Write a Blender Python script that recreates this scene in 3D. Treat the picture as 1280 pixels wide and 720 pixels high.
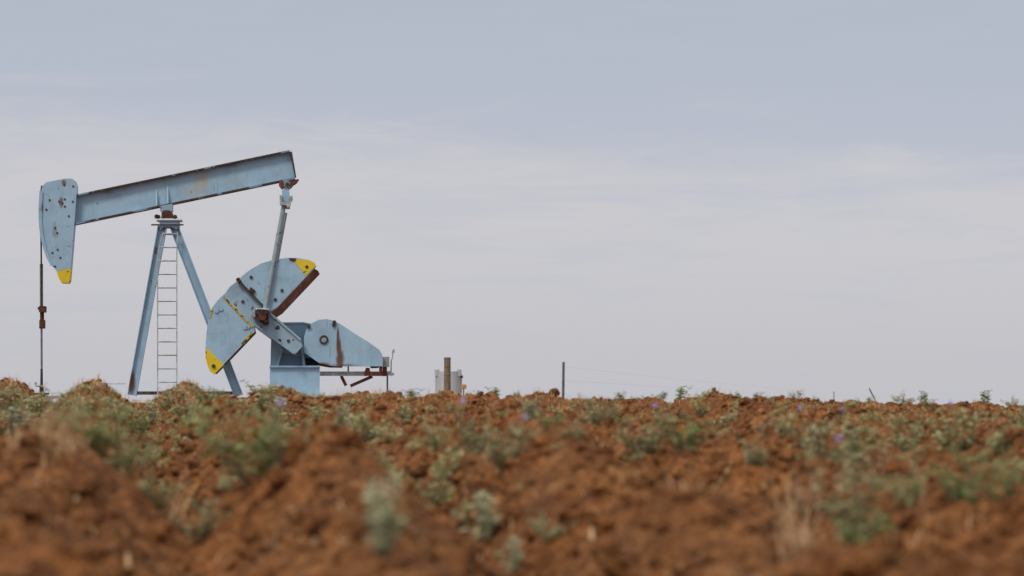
import bpy, bmesh, math, random
import numpy as np
from mathutils import Vector, Matrix

for o in list(bpy.data.objects):
    bpy.data.objects.remove(o)
scene = bpy.context.scene
col = scene.collection

# ------------------------------------------------------------------ camera, sky, sun, exposure
E = 0.62                       # eye height above the furrow floor
F = 85.0 / 36.0 * 1280.0       # focal length in photo pixels
HY = 506.0                     # photo row of the eye level
cam_d = bpy.data.cameras.new('camera')
cam_d.lens = 85.0
cam_d.sensor_width = 36.0
cam_d.shift_y = (HY - 360.0) / 1280.0
cam_d.clip_start = 0.1
cam_d.clip_end = 9000.0
cam_d.dof.use_dof = True
cam_d.dof.focus_distance = 45.0
cam_d.dof.aperture_fstop = 2.4
cam = bpy.data.objects.new('camera', cam_d)
col.objects.link(cam)
cam.location = (0, 0, E)
cam.rotation_euler = (math.radians(90), 0, 0)
scene.camera = cam

scene.view_settings.view_transform = 'Standard'
scene.view_settings.look = 'None'
scene.view_settings.gamma = 1.0
scene.view_settings.use_curve_mapping = False
EXPO = 0.6
scene.view_settings.exposure = EXPO
GAIN = 2.0 ** EXPO

SUN_EL = math.radians(52)
SUN_AZ = math.radians(215)     # clockwise from +Y: behind the camera, to its left
sun_d = bpy.data.lights.new('sun', 'SUN')
sun_d.energy = 1.45
sun_d.angle = math.radians(14)
sun_d.color = (1.0, 0.95, 0.87)
sun = bpy.data.objects.new('sun', sun_d)
col.objects.link(sun)
sdir = Vector((math.sin(SUN_AZ) * math.cos(SUN_EL), math.cos(SUN_AZ) * math.cos(SUN_EL), math.sin(SUN_EL)))
sun.rotation_euler = sdir.to_track_quat('Z', 'Y').to_euler()

def lin(c):
    return tuple(((v / 255.0) / 12.92 if v / 255.0 <= 0.04045 else ((v / 255.0 + 0.055) / 1.055) ** 2.4) for v in c)

class NT:
    """small helper to wire node trees"""
    def __init__(self, tree):
        self.t = tree
        self.n = tree.nodes
        self.l = tree.links
    def new(self, typ, **kw):
        nd = self.n.new(typ)
        for k, v in kw.items():
            setattr(nd, k, v)
        return nd
    def put(self, sock, v):
        if isinstance(v, bpy.types.NodeSocket):
            self.l.new(v, sock)
        elif isinstance(v, (tuple, list)) and len(v) == 3 and sock.type == 'RGBA':
            sock.default_value = (*v, 1)
        else:
            sock.default_value = v
    def math(self, op, a, b=0.0, c=None, clamp=False):
        nd = self.new('ShaderNodeMath', operation=op, use_clamp=clamp)
        self.put(nd.inputs[0], a)
        self.put(nd.inputs[1], b)
        if c is not None:
            self.put(nd.inputs[2], c)
        return nd.outputs[0]
    def mix(self, f, a, b, blend='MIX'):
        nd = self.new('ShaderNodeMix', data_type='RGBA', blend_type=blend)
        self.put(nd.inputs[0], f)
        self.put(nd.inputs[6], a)
        self.put(nd.inputs[7], b)
        return nd.outputs[2]
    def smooth(self, v, lo, hi, a=0.0, b=1.0):
        nd = self.new('ShaderNodeMapRange', interpolation_type='SMOOTHSTEP')
        self.put(nd.inputs[0], v)
        for i, x in enumerate((lo, hi, a, b)):
            self.put(nd.inputs[1 + i], x)
        return nd.outputs[0]
    def map(self, v, loc=(0, 0, 0), scale=(1, 1, 1), rot=(0, 0, 0)):
        nd = self.new('ShaderNodeMapping')
        self.put(nd.inputs[0], v)
        nd.inputs[1].default_value = loc
        nd.inputs[2].default_value = rot
        nd.inputs[3].default_value = scale
        return nd.outputs[0]
    def noise(self, v, scale, detail=3.0, rough=0.55, dist=0.0):
        nd = self.new('ShaderNodeTexNoise')
        self.put(nd.inputs['Vector'], v)
        nd.inputs['Scale'].default_value = scale
        nd.inputs['Detail'].default_value = detail
        nd.inputs['Roughness'].default_value = rough
        nd.inputs['Distortion'].default_value = dist
        return nd.outputs['Fac']
    def sep(self, v):
        nd = self.new('ShaderNodeSeparateXYZ')
        self.put(nd.inputs[0], v)
        return nd.outputs

world = bpy.data.worlds.new('World')
scene.world = world
world.use_nodes = True
W = NT(world.node_tree)
W.n.clear()
WS = 0.1
def sky_col(rgb, k=1.0):
    return tuple(v * k / GAIN / WS for v in lin(rgb))
d_ = W.new('ShaderNodeTexCoord').outputs['Generated']
sx, sy, sz = W.sep(d_)[:3]
n_big = W.noise(W.map(d_, scale=(5, 5, 30), loc=(3.1, 0.4, 1.7)), 1.0, 4, 0.55, 0.4)
n_fine = W.noise(W.map(d_, scale=(14, 14, 95), loc=(0.3, 2.4, 0.7)), 1.0, 5, 0.6, 0.3)
# height of the cloud deck's edge drops to the right of the view
hgt = W.math('ADD', sz, W.math('MULTIPLY', sx, 0.060))
hgt = W.math('ADD', hgt, W.math('MULTIPLY', W.math('SUBTRACT', n_big, 0.5), 0.022))
n_rag = W.noise(W.map(d_, scale=(22, 22, 70), loc=(4.2, 1.1, 0.6)), 1.0, 5, 0.65, 0.8)
hgt = W.math('ADD', hgt, W.math('MULTIPLY', W.math('SUBTRACT', n_rag, 0.5), 0.030))
deck = W.smooth(hgt, 0.090, 0.116)
low = W.mix(W.smooth(sz, 0.0, 0.075), sky_col((194, 193, 199)), sky_col((200, 199, 204)))
low = W.mix(W.smooth(n_fine, 0.42, 0.72, 0.0, 0.5), low, sky_col((190, 192, 203)))
high = W.mix(W.smooth(sz, 0.08, 0.17), sky_col((187, 190, 203)), sky_col((178, 185, 198)))
high = W.mix(W.smooth(n_fine, 0.40, 0.75, 0.0, 0.4), high, sky_col((184, 189, 202)))
cl = W.mix(deck, low, high)
n_wisp = W.noise(W.map(d_, scale=(8, 8, 62), loc=(1.3, 5.4, 2.7), rot=(0, 0.02, 0)), 1.0, 5, 0.62, 0.6)
near_edge = W.math('MULTIPLY', W.smooth(hgt, 0.055, 0.095), W.smooth(hgt, 0.135, 0.105))
cl = W.mix(W.math('MULTIPLY', near_edge, W.smooth(n_wisp, 0.46, 0.70, 0.0, 0.62)), cl, sky_col((204, 202, 206)))
cl = W.mix(W.math('MULTIPLY', near_edge, W.smooth(n_wisp, 0.48, 0.30, 0.0, 0.45)), cl, sky_col((182, 188, 204)))
# overhead the cloud gets thinner and brighter
cl = W.mix(W.smooth(sz, 0.2, 0.75), cl, sky_col((222, 226, 232), 1.35))
nish = W.new('ShaderNodeTexSky', sky_type='NISHITA', sun_disc=False)
nish.sun_elevation = SUN_EL
nish.sun_rotation = SUN_AZ
skyc = W.mix(0.965, nish.outputs[0], cl)
bg = W.new('ShaderNodeBackground')
bg.inputs['Strength'].default_value = WS
W.l.new(skyc, bg.inputs['Color'])
W.l.new(bg.outputs[0], W.new('ShaderNodeOutputWorld').inputs['Surface'])

# ------------------------------------------------------------------ helpers
def tag(o, label=None, cat=None, group=None, kind=None):
    if label: o['label'] = label
    if cat: o['category'] = cat
    if group: o['group'] = group
    if kind: o['kind'] = kind
    return o

def empty(name, loc=(0, 0, 0), rz=0.0, label=None, cat=None, group=None):
    o = bpy.data.objects.new(name, None)
    o.empty_display_size = 0.2
    col.objects.link(o)
    o.location = loc
    o.rotation_euler = (0, 0, rz)
    return tag(o, label, cat, group)

def link_mesh(name, me, mat, parent=None):
    o = bpy.data.objects.new(name, me)
    if mat: me.materials.append(mat)
    col.objects.link(o)
    if parent: o.parent = parent
    return o

def obj(name, bm, mat, parent=None, smooth=False, bevel=0.0):
    if bevel:
        bmesh.ops.bevel(bm, geom=[e for e in bm.edges if e.is_manifold and e.calc_face_angle(0) > 0.5], offset=bevel,
                        segments=1, affect='EDGES', clamp_overlap=True)
    bmesh.ops.recalc_face_normals(bm, faces=bm.faces)
    me = bpy.data.meshes.new(name)
    bm.to_mesh(me)
    bm.free()
    if smooth:
        for p in me.polygons: p.use_smooth = True
        me.set_sharp_from_angle(angle=math.radians(38))
    return link_mesh(name, me, mat, parent)

def B(): return bmesh.new()

def add_box(bm, lo, hi):
    vs = [bm.verts.new((x, y, z)) for x in (lo[0], hi[0]) for y in (lo[1], hi[1]) for z in (lo[2], hi[2])]
    for f in ((0, 1, 3, 2), (4, 6, 7, 5), (0, 4, 5, 1), (2, 3, 7, 6), (0, 2, 6, 4), (1, 5, 7, 3)):
        bm.faces.new([vs[i] for i in f])

def add_prism(bm, pts, v0, v1, back=None):
    """polygon of (u, w) extruded along local depth from v0 to v1"""
    a = [bm.verts.new((u, v0, w)) for u, w in pts]
    b = [bm.verts.new((u, v1, w)) for u, w in (back or pts)]
    bm.faces.new(a)
    bm.faces.new(b[::-1])
    n = len(a)
    for i in range(n):
        bm.faces.new((a[i], b[i], b[(i + 1) % n], a[(i + 1) % n]))

def add_tube(bm, p, q, r, seg=10, r2=None):
    p, q = Vector(p), Vector(q)
    ax = (q - p).normalized()
    s = ax.orthogonal().normalized()
    t = ax.cross(s)
    r2 = r if r2 is None else r2
    A = [bm.verts.new(p + (s * math.cos(i * 2 * math.pi / seg) + t * math.sin(i * 2 * math.pi / seg)) * r) for i in range(seg)]
    C = [bm.verts.new(q + (s * math.cos(i * 2 * math.pi / seg) + t * math.sin(i * 2 * math.pi / seg)) * r2) for i in range(seg)]
    bm.faces.new(A[::-1])
    bm.faces.new(C)
    for i in range(seg):
        bm.faces.new((A[i], A[(i + 1) % seg], C[(i + 1) % seg], C[i]))

def add_path(bm, pts, r, seg=6):
    for a, b in zip(pts[:-1], pts[1:]):
        add_tube(bm, a, b, r, seg)

def add_beam(bm, p, q, wdt, dep, tw=0.012, tf=0.016):
    """an I-section from p to q (local points); wdt along the side direction in the u-w plane, flanges across depth"""
    p, q = Vector(p), Vector(q)
    ax = (q - p).normalized()
    dv = Vector((0, 1, 0))
    side = ax.cross(dv).normalized()
    dv = side.cross(ax).normalized()
    def slab(s0, s1, d0, d1):
        vs = []
        for o in (p, q):
            for s, d in ((s0, d0), (s1, d0), (s1, d1), (s0, d1)):
                vs.append(bm.verts.new(o + side * s + dv * d))
        for f in ((0, 1, 2, 3), (7, 6, 5, 4), (0, 4, 5, 1), (1, 5, 6, 2), (2, 6, 7, 3), (3, 7, 4, 0)):
            bm.faces.new([vs[i] for i in f])
    h = wdt / 2
    slab(-h + tf, h - tf, -tw / 2, tw / 2)
    slab(-h, -h + tf, -dep / 2, dep / 2)
    slab(h - tf, h, -dep / 2, dep / 2)

# ------------------------------------------------------------------ numeric noise for the terrain
def hsh(ix, iy, seed):
    h = (ix.astype(np.int64) * 374761393 + iy.astype(np.int64) * 668265263 + seed * 974711) & 0xFFFFFFFF
    h = ((h ^ (h >> 13)) * 1274126177) & 0xFFFFFFFF
    h = ((h ^ (h >> 16)) * 2246822519) & 0xFFFFFFFF
    return ((h ^ (h >> 15)) & 0xFFFFFF) / float(0x1000000)

def vn(x, y, seed):
    ix, iy = np.floor(x), np.floor(y)
    fx, fy = x - ix, y - iy
    fx = fx * fx * fx * (fx * (fx * 6 - 15) + 10)
    fy = fy * fy * fy * (fy * (fy * 6 - 15) + 10)
    a, b = hsh(ix, iy, seed), hsh(ix + 1, iy, seed)
    c, d = hsh(ix, iy + 1, seed), hsh(ix + 1, iy + 1, seed)
    return ((a * (1 - fx) + b * fx) * (1 - fy) + (c * (1 - fx) + d * fx) * fy) * 2 - 1

def lumps(x, y, seed, dens=0.7):
    ix, iy = np.floor(x), np.floor(y)
    out = np.zeros_like(x)
    for dx in (-1, 0, 1):
        for dy in (-1, 0, 1):
            cx, cy = ix + dx, iy + dy
            px, py = cx + hsh(cx, cy, seed), cy + hsh(cx, cy, seed + 1)
            r = 0.35 + 0.6 * hsh(cx, cy, seed + 2)
            on = hsh(cx, cy, seed + 3) < dens
            d2 = ((x - px) ** 2 + (y - py) ** 2) / (r * r)
            out = np.maximum(out, np.where(on, np.sqrt(np.clip(1 - d2, 0, 1)) * r, 0))
    return out

def sst(x, a, b):
    t = np.clip((x - a) / (b - a), 0, 1)
    return t * t * (3 - 2 * t)

ROW_T = 0.1555
def row_phase(x, y):
    p = (x + y * ROW_T) / math.sqrt(1 + ROW_T ** 2)
    p = p + 0.14 * sst(y, 7, 26) + 0.10 * vn(x * 0.35, y * 0.22, 5) + 0.06 * vn(x * 1.1, y * 0.8, 6)
    return (p + 0.30) / 0.98

def terrain(x, y, fine=True):
    x = np.asarray(x, dtype=float)
    y = np.asarray(y, dtype=float)
    t = np.clip(y / 27.0, 0, 1)
    xc = np.clip(x, -9, 9)
    top = E - 0.52 + (0.52 + 0.115 - 0.023 * xc) * (t - 0.5 * np.clip((y - 22) / 14, 0, 1) ** 2)
    # beyond the field's crest: a flat pad round the pump, then the land falls away
    far = E + 0.0 - 0.012 * np.clip(x + 4, 0, 60) - 4.2 * sst(y, 62, 320)
    k = sst(y, 28, 33)
    base = top * (1 - k) + far * k
    ph = row_phase(x, y)
    cyc = 0.5 + 0.5 * np.cos(2 * math.pi * ph)
    rid = cyc ** 0.68
    rk = np.round(ph)
    lane = hsh(rk, np.zeros_like(rk), 77)
    amp = 0.29 * (0.80 + 0.4 * lane) * (1 + 0.30 * vn(x * 0.7, y * 0.45, 11))
    fade = 1 - sst(y, 28, 32)
    z = base - amp * (1 - rid) * fade
    mid = 1 - sst(y, 31, 60)
    # the larger heaps left by the plough
    for (mx, my, sx_, sy_, mh) in ((-0.72, 9.0, 0.30, 0.75, 0.14), (0.18, 9.7, 0.34, 0.9, 0.10), (0.75, 8.0, 0.3, 0.8, 0.06), (-1.85, 9.6, 0.35, 0.8, 0.09), (-0.1, 6.6, 0.3, 0.6, -0.08)):
        dy_ = y - my
        dx_ = x - mx + ROW_T * dy_
        z = z + mh * np.exp(-0.5 * (dx_ / sx_) ** 2 - 0.5 * (dy_ / sy_) ** 2)
    z = z + (0.085 - 0.035 * sst(y, 14, 24)) * vn(x * 1.5, y * 1.1, 21) * fade * (0.4 + 0.6 * rid)
    if fine:
        z = z + mid * (0.030 * vn(x * 4, y * 4, 22) + 0.016 * vn(x * 9, y * 9, 23))
        m = (0.45 + 0.55 * sst(vn(x * 0.9, y * 0.9, 31), -0.5, 0.5)) * (0.5 + 0.5 * cyc)
        z = z + fade * m * (0.15 * 0.45 * lumps(x / 0.15, y / 0.15, 41, 0.45) + 0.070 * 0.62 * lumps(x / 0.07, y / 0.07, 51, 0.75) - 0.05 * np.abs(vn(x * 11, y * 11, 61)))
        z = z + mid * 0.014 * vn(x * 20, y * 20, 24)
    return z

def tz(x, y, fine=False):
    return float(terrain(np.array([x]), np.array([y]), fine)[0])

def hit(px, py, ymin=4.5, ymax=29.0):
    """where the view ray of a photo pixel meets the ground (for laying the plants out)"""
    ys = np.arange(ymin, ymax, 0.05)
    xs = (px - 640) / F * ys
    zs = E - (py - HY) / F * ys
    g = terrain(xs, ys, False)
    w = np.nonzero(g >= zs)[0]
    i = w[0] if len(w) else int(np.argmin(zs - g))
    return float(xs[i]), float(ys[i]), float(g[i])

# ------------------------------------------------------------------ materials
def mat_new(name):
    m = bpy.data.materials.new(name)
    m.use_nodes = True
    N = NT(m.node_tree)
    bs = N.n['Principled BSDF']
    return m, N, bs

def bump(N, bs, h, strength=0.4, dist=0.01):
    b = N.new('ShaderNodeBump')
    b.inputs['Strength'].default_value = strength
    b.inputs['Distance'].default_value = dist
    N.put(b.inputs['Height'], h)
    N.l.new(b.outputs[0], bs.inputs['Normal'])

def mat_soil(name):
    m, N, bs = mat_new(name)
    co = N.new('ShaderNodeTexCoord').outputs['Object']
    n1 = N.noise(co, 0.9, 4, 0.6)
    n2 = N.noise(co, 7.0, 5, 0.65)
    n3 = N.noise(co, 38.0, 4, 0.7)
    n4 = N.noise(N.map(co, loc=(5, 2, 1)), 2.6, 4, 0.6)
    c = N.mix(N.smooth(n2, 0.34, 0.66), (0.088, 0.028, 0.0072), (0.265, 0.101, 0.030))
    c = N.mix(N.smooth(n1, 0.40, 0.66, 0, 0.55), c, (0.120, 0.050, 0.020))
    c = N.mix(N.smooth(n4, 0.56, 0.74, 0, 0.5), c, (0.36, 0.170, 0.064))
    c = N.mix(N.smooth(n3, 0.52, 0.70, 0, 0.65), c, (0.54, 0.260, 0.100))
    c = N.mix(N.smooth(n3, 0.30, 0.46, 0.5, 0.0), c, (0.042, 0.0135, 0.0045))
    N.put(bs.inputs['Base Color'], c)
    bs.inputs['Roughness'].default_value = 0.95
    bs.inputs['Specular IOR Level'].default_value = 0.15
    h = N.math('ADD', N.math('MULTIPLY', n3, 0.6), N.noise(co, 16.0, 4, 0.65))
    h = N.math('ADD', h, N.math('MULTIPLY', N.noise(co, 95.0, 3, 0.6), 0.25))
    bump(N, bs, h, 1.0, 0.034)
    return m

def mat_paint(name, base, chip=0.60, chip_scale=7.0, chip_fac=1.0, marks=(), streak=0.25, rust=(0.075, 0.026, 0.014)):
    """weathered oilfield paint; marks: (u, w, ru, rw, colour, strength, noise_scale) stains in pump metres"""
    m, N, bs = mat_new(name)
    co = N.new('ShaderNodeTexCoord').outputs['Object']
    big = N.noise(co, 1.7, 4, 0.6)
    c = N.mix(N.smooth(big, 0.3, 0.7), tuple(v * 0.90 for v in base), tuple(min(1, v * 1.06) for v in base))
    st = N.noise(N.map(co, scale=(9, 9, 0.7)), 1.0, 4, 0.6)
    c = N.mix(N.smooth(st, 0.5, 0.75, 0, streak), c, tuple(v * 1.25 if v * 1.25 < 1 else 1 for v in base))
    c = N.mix(N.smooth(N.noise(N.map(co, scale=(14, 14, 1.3), loc=(3, 1, 2)), 1.0, 5, 0.65), 0.55, 0.8, 0, streak * 1.6), c, (0.30, 0.27, 0.23))
    # dust, grease and rust runs that the rain has drawn down the plates
    c = N.mix(N.smooth(N.noise(N.map(co, loc=(7, 3, 9)), 3.2, 5, 0.7), 0.46, 0.74, 0, streak * 1.5), c, tuple(v * 0.62 for v in base))
    run = N.math('MULTIPLY', N.smooth(N.noise(N.map(co, scale=(26, 26, 1.6), loc=(2, 6, 1)), 1.0, 3, 0.55), 0.60, 0.72), N.smooth(N.noise(N.map(co, loc=(1, 8, 4)), 2.3, 3, 0.6), 0.48, 0.62))
    c = N.mix(N.math('MULTIPLY', run, 0.55), c, (0.16, 0.085, 0.05))
    u, v, w = N.sep(co)[:3]
    for (mu, mw, ru, rw, colr, s, ns) in marks:
        a = N.math('DIVIDE', N.math('SUBTRACT', u, mu), ru)
        b = N.math('DIVIDE', N.math('SUBTRACT', w, mw), rw)
        d = N.math('SQRT', N.math('ADD', N.math('MULTIPLY', a, a), N.math('MULTIPLY', b, b)))
        nz = N.noise(N.map(co, scale=(ns, ns, ns * 0.45), loc=(mu, 0, mw)), 1.0, 4, 0.6)
        d = N.math('ADD', d, N.math('MULTIPLY', N.math('SUBTRACT', nz, 0.5), 1.3))
        c = N.mix(N.smooth(d, 0.40, 1.15, s, 0.0), c, colr)
    cn = N.noise(co, chip_scale, 5, 0.62, 0.3)
    cm = N.math('MULTIPLY', N.smooth(cn, chip, chip + 0.035), chip_fac)
    rc = N.mix(N.noise(co, 30, 3, 0.6), tuple(v * 0.5 for v in rust), tuple(v * 1.7 for v in rust))
    c = N.mix(cm, c, rc)
    N.put(bs.inputs['Base Color'], c)
    N.put(bs.inputs['Roughness'], N.math('ADD', 0.5, N.math('MULTIPLY', cm, 0.4)))
    bs.inputs['Specular IOR Level'].default_value = 0.35
    bump(N, bs, N.math('SUBTRACT', N.noise(co, 5, 3, 0.5), N.math('MULTIPLY', cm, 0.3)), 0.25, 0.012)
    return m

def mat_plain(name, c1, c2, scale=8.0, rough=0.7, metal=0.0, bs_h=0.3, stretch=(1, 1, 1), spec=0.3):
    m, N, bs = mat_new(name)
    co = N.map(N.new('ShaderNodeTexCoord').outputs['Object'], scale=stretch)
    n = N.noise(co, scale, 5, 0.62)
    N.put(bs.inputs['Base Color'], N.mix(N.smooth(n, 0.32, 0.68), c1, c2))
    bs.inputs['Roughness'].default_value = rough
    bs.inputs['Metallic'].default_value = metal
    bs.inputs['Specular IOR Level'].default_value = spec
    bump(N, bs, N.noise(co, scale * 3, 4, 0.6), bs_h, 0.01)
    return m

def mat_leaf(name, c1, c2, trans=0.25):
    m, N, bs = mat_new(name)
    oi = N.new('ShaderNodeObjectInfo').outputs['Random']
    co = N.new('ShaderNodeTexCoord').outputs['Object']
    n = N.noise(co, 9.0, 3, 0.6)
    c = N.mix(N.smooth(n, 0.3, 0.7), c1, c2)
    hs = N.new('ShaderNodeHueSaturation')
    N.put(hs.inputs['Value'], N.math('ADD', 0.80, N.math('MULTIPLY', oi, 0.4)))
    N.put(hs.inputs['Hue'], N.math('ADD', 0.485, N.math('MULTIPLY', oi, 0.03)))
    N.put(hs.inputs['Color'], c)
    c = hs.outputs[0]
    N.put(bs.inputs['Base Color'], c)
    bs.inputs['Roughness'].default_value = 0.75
    bs.inputs['Specular IOR Level'].default_value = 0.2
    tr = N.new('ShaderNodeBsdfTranslucent')
    N.put(tr.inputs['Color'], c)
    mx = N.new('ShaderNodeMixShader')
    mx.inputs[0].default_value = trans
    N.l.new(bs.outputs[0], mx.inputs[1])
    N.l.new(tr.outputs[0], mx.inputs[2])
    N.l.new(mx.outputs[0], N.n['Material Output'].inputs['Surface'])
    return m

S = F / 50.0                  # photo pixels per metre at the pump
BLUE = (0.280, 0.420, 0.530)
RUSTC = (0.115, 0.042, 0.022)
def mk(px, py): return ((px - 210) / S, (HY - 6 - py) / S)
M = {}
M['soil'] = mat_soil('red_soil')
TAN = (0.36, 0.33, 0.25)
M['beam'] = mat_paint('beam_paint', tuple(v * 1.03 for v in BLUE), 0.695, 5.0, 0.9, marks=[
    (*mk(255, 226), 0.10, 0.36, TAN, 0.75, 7), (*mk(246, 232), 0.08, 0.30, TAN, 0.7, 7), (*mk(236, 240), 0.12, 0.2, TAN, 0.4, 6),
    (*mk(285, 205), 0.22, 0.07, (0.12, 0.10, 0.10), 0.5, 9), (*mk(310, 197), 0.10, 0.06, (0.10, 0.05, 0.04), 0.6, 9),
    (*mk(293, 226), 0.2, 0.06, TAN, 0.3, 9), (*mk(135, 240), 0.14, 0.06, (0.12, 0.10, 0.10), 0.4, 9)])
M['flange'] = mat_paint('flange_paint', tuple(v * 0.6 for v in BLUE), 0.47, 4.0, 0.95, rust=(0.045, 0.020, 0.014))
M['head'] = mat_paint('head_paint', BLUE, 0.65, 8.5, 0.95, marks=[(*mk(82.5, 231), 0.055, 0.07, (0.16, 0.08, 0.03), 0.9, 9), (*mk(71, 290), 0.06, 0.2, (0.14, 0.12, 0.12), 0.45, 9), (*mk(79, 254), 0.05, 0.13, (0.13, 0.035, 0.03), 0.8, 10), (*mk(56, 262), 0.04, 0.12, (0.16, 0.05, 0.05), 0.6, 9)])
M['leg'] = mat_paint('leg_paint', (0.245, 0.365, 0.465), 0.66, 4.0, 0.9, marks=[
    (*mk(167, 478), 0.09, 0.30, RUSTC, 0.95, 6), (*mk(196, 315), 0.05, 0.12, RUSTC, 0.7, 8)])
M['weight'] = mat_paint('weight_paint', BLUE, 0.68, 6.0, 0.9, streak=0.35)
M['weight_far'] = mat_plain('bare_rust', (0.050, 0.018, 0.010), (0.115, 0.040, 0.022), 6, 0.9)
M['crank'] = mat_paint('crank_paint', (0.255, 0.37, 0.455), 0.62, 7.0, 0.95)
M['guard'] = mat_paint('guard_paint', BLUE, 0.70, 5.0, 0.9, marks=[
    (*mk(421.6, 424), 0.030, 0.28, RUSTC, 0.95, 5), (*mk(422.8, 436), 0.058, 0.26, RUSTC, 0.95, 5), (*mk(424, 449), 0.095, 0.24, RUSTC, 0.95, 5),
    (*mk(446, 440), 0.12, 0.05, TAN, 0.3, 9), (*mk(402, 456), 0.2, 0.05, RUSTC, 0.85, 9), (*mk(430, 457), 0.3, 0.035, RUSTC, 0.6, 9)])
M['block'] = mat_paint('block_paint', (0.262, 0.405, 0.53), 0.72, 5.0, 0.9, streak=0.2)
M['gear'] = mat_paint('gearbox_paint', (0.21, 0.32, 0.41), 0.69, 5.0, 0.9)
M['pit'] = mat_paint('pitman_paint', (0.25, 0.31, 0.335), 0.60, 8.0, 0.9)
M['yellow'] = mat_paint('yellow_paint', (0.62, 0.46, 0.015), 0.63, 8.0, 0.9, streak=0.15)
M['yellow_worn'] = mat_paint('worn_yellow_paint', (0.46, 0.34, 0.03), 0.50, 9.0, 0.9, streak=0.2)
M['rust_dark'] = mat_plain('oily_rust', (0.012, 0.008, 0.007), (0.085, 0.030, 0.017), 14, 0.75, bs_h=0.8)
M['rust'] = mat_plain('rust', (0.035, 0.014, 0.010), (0.12, 0.042, 0.022), 9, 0.9)
M['red'] = mat_paint('red_primer', (0.19, 0.042, 0.032), 0.54, 8, 0.9, rust=(0.05, 0.03, 0.03))
M['steel'] = mat_plain('grey_steel', (0.24, 0.25, 0.26), (0.44, 0.45, 0.46), 8, 0.5, 0.3)
M['pale'] = mat_plain('pale_steel', (0.55, 0.56, 0.57), (0.75, 0.76, 0.77), 7, 0.5, 0.0)
M['dark'] = mat_plain('dark_steel', (0.020, 0.019, 0.019), (0.06, 0.05, 0.045), 9, 0.7)
M['cable'] = mat_plain('greasy_cable', (0.016, 0.015, 0.015), (0.04, 0.036, 0.034), 20, 0.6)
M['rod'] = mat_plain('polished_steel', (0.16, 0.15, 0.15), (0.26, 0.25, 0.25), 12, 0.35, 0.5)
M['greybox'] = mat_plain('grey_paint', (0.21, 0.21, 0.205), (0.30, 0.30, 0.295), 9, 0.6)
M['concrete'] = mat_plain('concrete', (0.50, 0.48, 0.45), (0.68, 0.66, 0.63), 5, 0.9)
M['tank'] = mat_plain('tank_steel', (0.36, 0.37, 0.39), (0.46, 0.47, 0.49), 1.5, 0.6, 0.0, stretch=(1, 1, 0.2))
M['wood'] = mat_plain('old_wood', (0.105, 0.075, 0.050), (0.24, 0.18, 0.12), 6, 0.9, stretch=(4, 4, 0.4))
M['wood_dark'] = mat_plain('weathered_wood', (0.07, 0.068, 0.07), (0.15, 0.145, 0.145), 6, 0.9, stretch=(4, 4, 0.4))
M['ochre'] = mat_plain('ochre_paint', (0.38, 0.20, 0.06), (0.46, 0.27, 0.10), 6, 0.8)
M['leaf'] = mat_leaf('silver_leaf', (0.27, 0.265, 0.11), (0.50, 0.465, 0.25))
M['leaf_dark'] = mat_leaf('green_leaf', (0.15, 0.18, 0.055), (0.32, 0.325, 0.135))
M['leaf_silver'] = mat_leaf('silvery_leaf', (0.34, 0.35, 0.20), (0.58, 0.56, 0.38))
M['leaf_dry'] = mat_leaf('dry_leaf', (0.34, 0.27, 0.13), (0.54, 0.45, 0.26))
M['stem'] = mat_plain('weed_stem', (0.13, 0.13, 0.07), (0.22, 0.20, 0.12), 12, 0.85)
M['straw'] = mat_leaf('straw', (0.40, 0.235, 0.105), (0.66, 0.45, 0.25), 0.2)
M['petal'] = mat_leaf('violet_petal', (0.30, 0.21, 0.50), (0.45, 0.34, 0.64), 0.3)

# ------------------------------------------------------------------ the ground: one sheet to the horizon
def axis(lo, hi, step, far_lo, far_hi, g=1.12):
    a = list(np.arange(lo, hi, step))
    s, v = step, a[-1]
    up = []
    while v < far_hi:
        s = min(s * g, 120.0); v += s; up.append(v)
    s, v = step, lo
    dn = []
    while v > far_lo:
        s = min(s * g, 120.0); v -= s; dn.append(v)
    return np.array(dn[::-1] + a + up)

gx = axis(-7.6, 7.6, 0.024, -3200, 3200)
ya = np.concatenate([np.arange(4.6, 12.0, 0.034), np.arange(12.0, 30.5, 0.030)])
yl = axis(0, 1, 0.5, -40, 0.5, 1.3)
yl = yl[yl < 4.5]
yn = np.arange(yl[-1] + 0.3, 4.6, 0.3)
yh, s_ = [], 0.03
v_ = ya[-1]
while v_ < 3600:
    s_ = min(s_ * 1.10, 140.0) if v_ > 60 else min(s_ * 1.10, 0.4)
    v_ += s_
    yh.append(v_)
gy = np.concatenate([yl, yn, ya, np.array(yh)])
XX, YY = np.meshgrid(gx, gy)
ZZ = terrain(XX, YY)
ny, nx = XX.shape
me = bpy.data.meshes.new('ground')
co_ = np.stack([XX, YY, ZZ], -1).reshape(-1, 3).astype(np.float32)
me.vertices.add(len(co_))
me.vertices.foreach_set('co', co_.ravel())
idx = np.arange(ny * nx).reshape(ny, nx)
q = np.stack([idx[:-1, :-1], idx[:-1, 1:], idx[1:, 1:], idx[1:, :-1]], -1).reshape(-1, 4)
me.loops.add(q.size)
me.loops.foreach_set('vertex_index', q.ravel().astype(np.int32))
me.polygons.add(len(q))
me.polygons.foreach_set('loop_start', np.arange(0, q.size, 4, dtype=np.int32))
me.polygons.foreach_set('use_smooth', np.ones(len(q), dtype=bool))
me.update(calc_edges=True)
ground = link_mesh('ground', me, M['soil'])
tag(ground, 'ploughed red soil of the field, thrown up in ridges and furrows', 'ground', kind='structure')

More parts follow.
